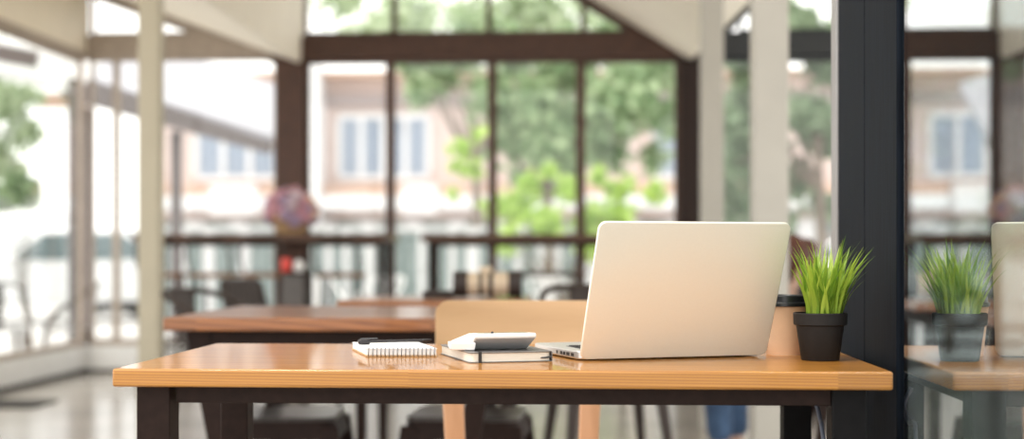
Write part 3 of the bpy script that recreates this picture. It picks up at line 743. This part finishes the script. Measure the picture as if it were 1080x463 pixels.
# head: slightly bowed
hm = MB().ball((0,0,0), .1, 24, 18, (.98,.78,1.18))
vs = []
for x, y, z in hm.v:
    if x < -.02 and z < -.02: x *= .93; y *= 1 - .28*min(1, -z/.1)
    if x > 0 and z < -.04: x *= .8
    vs.append((x, y, z))
hm.v = vs
hm.ball((-.101,0,-.012), .017, 10, 8, (1.1,.75,1.3))            # nose
hm.ball((-.088,0,-.066), .02, 10, 6, (.7,1.1,.35)); hm.ball((-.08,0,-.098), .024, 10, 8, (.9,1,.7))   # lips, chin
for s in (-1, 1): hm.ball((.01, s*.079, -.012), .024, 10, 8, (.7,.35,1.2)); hm.ball((-.082, s*.032, .012), .016, 10, 8, (.6,1,.7))
HM = Matrix.Translation((-.01,0,.875)) @ Matrix.Rotation(math.radians(-28), 4, 'Y') @ Matrix.Scale(.86, 4)
hm.xform(HM); head = mesh('head', hm, m_skin, per, smooth=180)
ey = MB()
for s in (-1, 1): ey.ball((-.092, s*.032, .010), .009, 8, 6)
ey.xform(HM); mesh('eyes', ey, m_key, head, smooth=180)
hr = MB().ball((.012,0,.025), .114, 26, 18, (1.04,.92,1.13)); hr.ball((.075,0,-.06), .07, 16, 12, (.8,1.15,1.35)); hr.ball((.105,0,.03), .055, 14, 10)
hr.v = [(max(x, -.062) if z < .06 else x, y, z) for x, y, z in hr.v]
hr.xform(HM); mesh('hair', hr, m_hair, per, smooth=180)
# clothing
J = [(.265,0,.46,(.165,.135))]; E = []
chain(J, E, 0, [(.225,0,.58,(.165,.128)),(.145,0,.71,(.158,.118)),(.05,0,.795,(.135,.09)),(.025,0,.815,.068)])
for s in (-1, 1): chain(J, E, 3, [(.06, s*.155, .785, .066), (.04, s*.187, .66, .056), (.02, s*.19, .55, .05), (-.1, s*.13, .537, .043), (-.165, s*.09, .543, .036)])
skinned('shirt', J, E, m_shirt, per)
J = [(.24,0,.46,(.135,.1))]; E = []
chain(J, E, 0, [(.225,0,.54,(.125,.09))])
for s in (-1, 1): chain(J, E, 0, [(.2, s*.09, .465, .094), (.0, s*.1, .477, .081), (-.19+K(s), s*.1, .475, .072), (-.215+K(s), s*.1, .34, .068), (-.205+K(s), s*.1, .2, .062), (-.2+K(s), s*.1, .10, .057)])
skinned('jeans', J, E, m_jeans, per)
for s in (-1, 1):
    skinned('shoe', [(-.185+K(s), s*.1, .06, .05), (-.26+K(s), s*.105, .045, .044), (-.345+K(s), s*.11, .038, .034)], [(0,1),(1,2)], m_shoe, per)
# low stool under the person
dup(s1_, (pr.x+.25, pr.y, 0), 0, 'low metal stool under the seated person', scale=(.9,.9,.74))

# ------------------------------------------------------------------ outside: building
YBu = 38.0
bl = thing('building', 'long pink two storey building with blue grey windows across the street', 'building', (0, YBu, -.13))
G = .13
def bz(v): return ZC - (v-V0)/F*YBu + G
bx0, bx1 = xat(160, YBu), xat(1330, YBu)
mesh('wall', MB().box(bx0, bx1, 0, 6, bz(232), bz(82)), m_pinkwall, bl)
mesh('eave', MB().box(bx0-.3, bx1+.3, -.6, 6.3, bz(82), bz(77)), m_orange, bl)
mesh('lintel_band', MB().box(bx0, bx1, -.12, 0, bz(112), bz(98)), m_lintel, bl)
mesh('ledge', MB().box(bx0, bx1, -.5, 0, bz(207), bz(195)), m_orange, bl)
mesh('balcony_band', MB().box(bx0, bx1, -.9, -.5, bz(222), bz(207)), m_bwhite, bl)
mesh('ground_floor', MB().box(bx0, bx1, .3, 6, 0, bz(232)), m_shop, bl)
u = 160
while u < 1300:
    x = xat(u, YBu); mesh('pillar', MB().box(x-.22, x+.22, -.1, .3, 0, bz(232)), m_bwhite, bl); u += 46
for u0, u1, k in ((208,292,3), (358,452,4), (690,782,3), (950,1034,3), (1120,1200,3)):
    x0, x1 = xat(u0, YBu), xat(u1, YBu); z0, z1 = bz(190), bz(119)
    f = MB(); f.box(x0, x1, -.1, -.02, z1-.15, z1); f.box(x0, x1, -.1, -.02, z0, z0+.15)
    for i in range(k+1):
        x = x0 + (x1-x0)*i/k; f.box(x-.07, x+.07, -.1, -.02, z0+.15, z1-.15)
    w = mesh('window', f, m_bwhite, bl); mesh('pane', MB().box(x0+.05, x1-.05, -.05, -.01, z0+.1, z1-.1), m_bglass, w)
x0 = xat(322, 37); x1 = xat(336, 37)
mesh('downpipe_shaft', MB().box(x0, x1, -1.0, 0, 0, bz(72)), m_bwhite, bl)
x0 = xat(140, YBu-.95); x1 = xat(200, YBu-.95)
for u0, u1 in ((222,270), (425,460)):
    x0, x1 = xat(u0, 37), xat(u1, 37); mesh('sign_board', MB().box(x0, x1, -1.05, -.9, bz(226), bz(196)), m_bwhite, bl)
# carport left
ca, cb_ = at(70, 16, 84), at(288, 16, 152)
cpt = thing('carport', 'grey sloping roofed carport outside the left part of the back windows', 'carport', (ca.x, ca.y, -.13))
def lc(p): return (p[0]-ca.x, p[1]-ca.y, p[2]+.13)
dp = Vector((-.6, 3.4, .95)); th = Vector((0,0,.1))
mesh('roof_sheet', MB().hexa([lc(ca), lc(cb_), lc(cb_+dp), lc(ca+dp)], [lc(ca+th), lc(cb_+th), lc(cb_+dp+th), lc(ca+dp+th)]), m_roofgrey, cpt)
mesh('fascia', MB().bar(lc(ca - Vector((0,.04,.06))), lc(cb_ - Vector((0,.04,.05))), .06, .30, up=(0,0,1), h2=.15), m_roofdark, cpt)
p0 = at(186, 16.3); 
mesh('post', MB().box(p0.x-ca.x-.055, p0.x-ca.x+.055, p0.y-ca.y-.055, p0.y-ca.y+.055, 0, 2.45), m_roofdark, cpt)
p0 = at(92, 16.3); mesh('post', MB().box(p0.x-ca.x-.055, p0.x-ca.x+.055, p0.y-ca.y-.055, p0.y-ca.y+.055, 0, 2.72), m_roofdark, cpt)
p1 = at(42, 16.1, 106); p2 = at(92, 16.1, 106)
mesh('side_fascia', MB().bar(lc(p1), lc(p2), .08, .16), m_orange, cpt)
# white shade canopy beyond the left windows
a = at(-60, 11.9, 44); b = at(82, 12.0, 52)
cn = thing('canopy', 'white cloth canopy on a dark beam outside the left windows', 'canopy', (a.x, a.y, -.13))
q = Vector((a.x, a.y, -.13)); b = Vector((b.x, b.y, a.z-.2))
mesh('cloth', MB().hexa([a-q-Vector((0,0,.22)), b-q-Vector((0,0,.22)), b-q+Vector((-.3,1.5,.25)), a-q+Vector((-.3,1.5,.25))], [a-q-Vector((0,0,.2)), b-q-Vector((0,0,.2)), b-q+Vector((-.3,1.5,.27)), a-q+Vector((-.3,1.5,.27))]), m_canopy, cn)
mesh('beam', MB().bar(a-q, b-q+Vector((-.35,0,.06)), .1, .13), m_roofdark, cn)
for t in (.05, .97):
    p = a.lerp(b, t) - q; mesh('post', MB().box(p.x-.05, p.x+.05, p.y-.0, p.y+.1, 0, p.z-.1), m_roofdark, cn)
# ------------------------------------------------------------------ trees
def tree(name, label, x, y, trunk_h, blobs, n, size, m, trunk_r=.12, seed=1, cat='tree', group=None):
    rnd = random.Random(seed); r = thing(name, label, cat, (x, y, -.13), 0, group)
    tb = MB(); top = (0, 0, trunk_h)
    tb.tube(arc([(0,0,0), (.05,.03,trunk_h*.5), top], 5), [trunk_r*(1 - .5*i/10) for i in range(11)], 9)
    for bx, by, bzz, br in blobs: tb.tube(arc([(.02,0,trunk_h*.75), (bx*.5, by*.5, (trunk_h+bzz)/2), (bx, by, bzz)], 4), [trunk_r*.3*(1-.09*i) for i in range(9)], 6)
    mesh('trunk', tb, m_bark, r, smooth=180)
    lf = MB(); tot = sum(b[3]**2 for b in blobs)
    for bx, by, bzz, br in blobs:
        for i in range(int(n*br*br/tot)):
            d = Vector((rnd.gauss(0,1), rnd.gauss(0,1), rnd.gauss(0,1))).normalized(); rr = br*min(1.5, abs(rnd.gauss(.62, .33)))
            c = Vector((bx, by, bzz)) + d*rr*Vector((1,1,.8)).length/1.73; c.z = bzz + d.z*rr*.85
            nrm = (d + Vector((rnd.gauss(0,.7), rnd.gauss(0,.7), rnd.gauss(0,.7)+.4))).normalized()
            t = nrm.cross(Vector((rnd.gauss(0,1), rnd.gauss(0,1), rnd.gauss(0,1)))).normalized(); s = size*rnd.uniform(.6, 1.3); w = nrm.cross(t)*s*.45
            lf.add([c - t*s, c + w - nrm*s*.12, c + t*s, c - w - nrm*s*.12], [(0,1,2),(0,2,3)])
    mesh('crown', lf, m, r)
    return r
def pt(u, d, v): p = at(u, d, v); return p
def mk(name, label, d, ut, blobs, n, size, m, trunk_r=.12, seed=1, cat='tree', th=None):
    b = at(ut, d); bl_ = []
    for u, v, rpx, dd in blobs:
        p = at(u, d+dd, v); bl_.append((p.x-b.x, p.y-b.y, p.z+.13, rpx/F*d))
    tree(name, label, b.x, b.y, th or max(.3, min(q[2] for q in bl_)), bl_, n, size, m, trunk_r, seed, cat)
mk('tree', 'leafy green tree outside the middle of the back windows', 17, 575, [(560,120,46,0),(600,70,46,.6),(540,60,44,1),(650,110,44,-.3),(680,70,44,.3),(590,165,34,-.4),(470,70,34,.8),(640,160,26,0),(700,120,32,.4),(445,95,24,.5),(520,100,34,.2),(610,130,36,.5),(560,190,26,.4),(430,60,26,.7),(500,40,36,.3),(660,40,40,.6),(540,150,28,.1),(690,165,20,.2)], 4700, .115, m_leafA, .07, 3, th=2.2)
mk('shrub', 'bright lime green shrub outside below the leafy tree', 14.5, 590, [(575,235,24,0),(545,220,22,.3),(630,232,24,.2),(655,225,20,0),(600,200,18,.1),(560,195,16,.2),(498,180,13,.6),(488,155,12,.5),(480,175,9,.4),(692,205,14,.3),(535,250,18,0),(520,215,12,.3),(580,180,10,.3),(632,185,10,.1),(660,195,10,.1),(478,205,8,.4),(505,140,9,.4),(645,200,12,.2),(620,255,20,.1)], 1500, .085, m_leafB, .03, 4, 'shrub', th=.6)
mk('tree', 'grey green tree outside between the putty post and the navy post', 15, 862, [(850,120,30,0),(800,90,32,.4),(880,60,36,.2),(840,30,34,0),(790,170,32,.5),(835,190,24,.3),(765,120,30,.6),(775,215,28,.5),(785,60,30,.4),(870,150,22,.2),(780,140,26,.2),(820,230,20,.1),(868,215,18,.4),(760,180,22,.1)], 5200, .09, m_leafC, .08, 5, th=2.3)
mk('tree', 'light green tree seen through the glass partition at right', 15, 1000, [(970,110,30,0),(1010,70,28,.4),(960,70,28,.2),(950,180,18,.3),(1030,30,30,.3),(1068,70,16,0),(985,150,14,.1),(945,140,18,.4),(1000,20,28,.2)], 1900, .1, m_leafA, .06, 6, th=2.4)
mk('shrub', 'green shrub outside low behind the reflected plant', 13.5, 1040, [(1030,255,30,0),(1060,240,28,.3),(990,275,22,.2),(1000,300,26,.2),(1048,210,14,.2)], 1500, .085, m_leafA, .04, 7, 'shrub', th=.5)
mk('tree', 'green tree outside the left windows at the photo edge', 13.6, -20, [(10,105,28,0),(-20,70,40,.2),(28,140,20,.1),(6,180,20,.2),(34,100,14,.2),(-10,160,30,0)], 1500, .075, m_leafHaze, .07, 8, th=1.9)
mk('shrub', 'green shrub under the left tree outside', 12.6, 25, [(10,205,15,0),(30,208,12,.2),(0,210,16,.1),(34,195,8,0),(18,190,10,.1)], 800, .07, m_leafA, .03, 9, 'shrub', th=.6)
mk('tree', 'tall haze-pale green tree behind the left of the middle windows', 25, 500, [(430,15,40,0),(500,20,44,.4),(360,-5,36,.6),(560,5,44,.3),(470,60,34,0),(640,5,44,.5),(590,30,36,.2),(400,30,26,.2)], 2100, .16, m_leafHaze, .12, 11, th=3.4)
hb = at(740, 13); 
# ------------------------------------------------------------------ fence
fa, fb = xat(150, 20.0), xat(735, 20.0)
fc = thing('fence', 'low grey green panelled fence with white posts outside the back windows', 'fence', (fa, 20.0, -.13))
Wf = fb - fa
mesh('panel', MB().box(0, Wf, -.02, .02, .1, 1.36), m_fence, fc)
mesh('top_rail', MB().box(0, Wf, -.05, .05, 1.36, 1.42), m_bwhite, fc); mesh('bottom_rail', MB().box(0, Wf, -.05, .05, 0, .1), m_bwhite, fc)
rf = random.Random(5); x = .1
while x < Wf:
    w_ = rf.choice((.09, .13, .17)); mesh('post', MB().box(x, x+w_, -.045, -.02, .1, 1.36), m_bwhite, fc); x += w_ + rf.choice((.16, .22, .34))
# ------------------------------------------------------------------ cars
def car(label, loc, rz, paint):
    r = thing('car', label, 'car', loc, rz, None)
    # side profile along X
    prof = [(-2.05,.32),(-2.08,.62),(-1.95,.82),(-1.1,.92),(-.45,1.40),(.75,1.42),(1.45,.98),(2.0,.88),(2.1,.6),(2.05,.3)]
    W_ = .84; mb = MB(); n_ = len(prof)
    def wid(z): return W_ if z < .95 else W_ - .2*(z-.95)/.47
    vs = [(x, -wid(z), z) for x, z in prof] + [(x, wid(z), z) for x, z in prof]
    mb.add(vs, [tuple(range(n_)), tuple(range(2*n_-1, n_-1, -1))] + [(i, n_+i, n_+(i+1)%n_, (i+1)%n_) for i in range(n_)])
    body = mesh('body', mb, paint, r, bevel=.06, seg=3)
    for s in (-1, 1):
        for poly in ([(-.95,.95),(-.42,1.33),(.1,1.34),(.1,.95)], [(.16,.95),(.16,1.34),(.7,1.34),(1.25,.97)]):
            q = [(x, s*(wid(z)+.006), z) for x, z in poly]; mesh('side_window', MB().slab(q, (0, s*.01, 0)), m_cargl, r)
        mesh('mirror', MB().ball((-.85, s*.93, .98), .09, 10, 8, (.6,1,.7)), paint, r, smooth=180)
    for x0, z0, x1, z1 in ((-1.04,.965,-.5,1.365), (1.36,1.045,.82,1.395)):
        dx = -.02 if x0 < 0 else .02
        mesh('windscreen', MB().hexa([(x0+dx,-.72,z0+.015),(x0+dx,.72,z0+.015),(x1+dx,.64,z1+.015),(x1+dx,-.64,z1+.015)], [(x0+dx*1.6,-.72,z0+.025),(x0+dx*1.6,.72,z0+.025),(x1+dx*1.6,.64,z1+.025),(x1+dx*1.6,-.64,z1+.025)]), m_cargl, r)
    for x in (-1.32, 1.3):
        for s in (-1, 1):
            w_ = MB().lathe([(.0,-.1),(.3,-.1),(.32,-.07),(.32,.07),(.3,.1),(0,.1)], 28, cap=False); w_.xform(Matrix.Translation((x, s*.79, .32)) @ Matrix.Rotation(PI/2, 4, 'X'))
            wo = mesh('wheel', w_, m_tyre, r, smooth=40)
            w_ = MB().lathe([(0,-.012),(.19,-.012),(.2,0),(.19,.012),(0,.012)], 20, cap=False); w_.xform(Matrix.Translation((x, s*.895, .32)) @ Matrix.Rotation(PI/2, 4, 'X')); mesh('rim', w_, m_hub, wo, smooth=40)
    for s in (-1, 1):
        mesh('headlamp', MB().ball((-2.02, s*.6, .68), .12, 10, 8, (.5,1.3,.7)), m_hlamp, r, smooth=180); mesh('tail_lamp', MB().ball((2.04, s*.64, .74), .11, 10, 8, (.4,1,.8)), m_lamp, r, smooth=180)
    return r
for u, d, rz, paint, lab in ((672, 22.5, .06, m_carw, 'white car parked across the street behind the right bar counter'),
                             (385, 22.5, 3.2, m_cars, 'silver car parked outside right of the brown column'),
                             (190, 25.5, .05, m_cars, 'silver car parked outside behind the bar stools'),
                             (70, 22, .5, m_carw, 'white car parked outside the left corner windows'),
                             (905, 27, .0, m_carw, 'white car parked outside behind the putty posts'),
                             (1090, 20, .1, m_carw, 'white car parked outside beyond the glass partition')):
    p = at(u, d); car(lab, (p.x, p.y, -.13), rz, paint)
m_wplastic = M('white_plastic', (.8,.8,.8), .4)
for u, d, rz, lab in ((336, 13.2, .5, 'white chair outside, right of the brown column'), (394, 13.4, -.6, 'white chair outside behind the right end of the left bar counter'), (590, 13.0, 2.6, 'white chair outside behind the laptop and right bar counter')):
    p = at(u, d); metal_chair(lab, (p.x, p.y, -.13), rz, h=.82, m_steel=m_wplastic, m_gun=m_wplastic)
# outdoor chairs outside the left windows
for u, d, rz, lab in ((-2, 11.3, .6, 'dark metal chair outside the left windows at the photo edge'), (70, 11.35, -1.2, 'dark metal chair outside near the left corner of the windows')):
    p = at(u, d); o = metal_chair(lab, (p.x, p.y, -.13), rz, h=.8)

# ------------------------------------------------------------------ light, sky, camera
w = bpy.data.worlds.new('sky'); SC.world = w; w.use_nodes = True; nt = w.node_tree
bg = nt.nodes['Background']; bg.inputs['Color'].default_value = (1, .985, .955, 1); bg.inputs['Strength'].default_value = 2.3
sl = bpy.data.lights.new('sun', 'SUN'); sl.energy = 2.2; sl.angle = math.radians(12); sl.color = (1, .93, .82)
so = bpy.data.objects.new('sun', sl); COL.objects.link(so); so.rotation_euler = Vector((.35, .25, -1)).to_track_quat('-Z', 'Y').to_euler()
cd = bpy.data.cameras.new('camera'); cam = bpy.data.objects.new('camera', cd); COL.objects.link(cam)
cam.location = (0, 0, ZC); cam.rotation_euler = (PI/2, 0, A)
cd.sensor_width = 36; cd.sensor_fit = 'HORIZONTAL'; cd.lens = 50; cd.shift_y = (V0 - 231.5)/1080; cd.clip_start = .05; cd.clip_end = 300
cd.dof.use_dof = True; cd.dof.focus_distance = 2.25; cd.dof.aperture_fstop = 2.2
SC.camera = cam
vs_ = SC.view_settings; vs_.view_transform = 'Standard'; vs_.look = 'None'; vs_.gamma = 1; vs_.use_curve_mapping = False; vs_.exposure = 0
SC.cycles.use_denoising = True
SC.cycles.max_bounces = 12; SC.cycles.transparent_max_bounces = 24
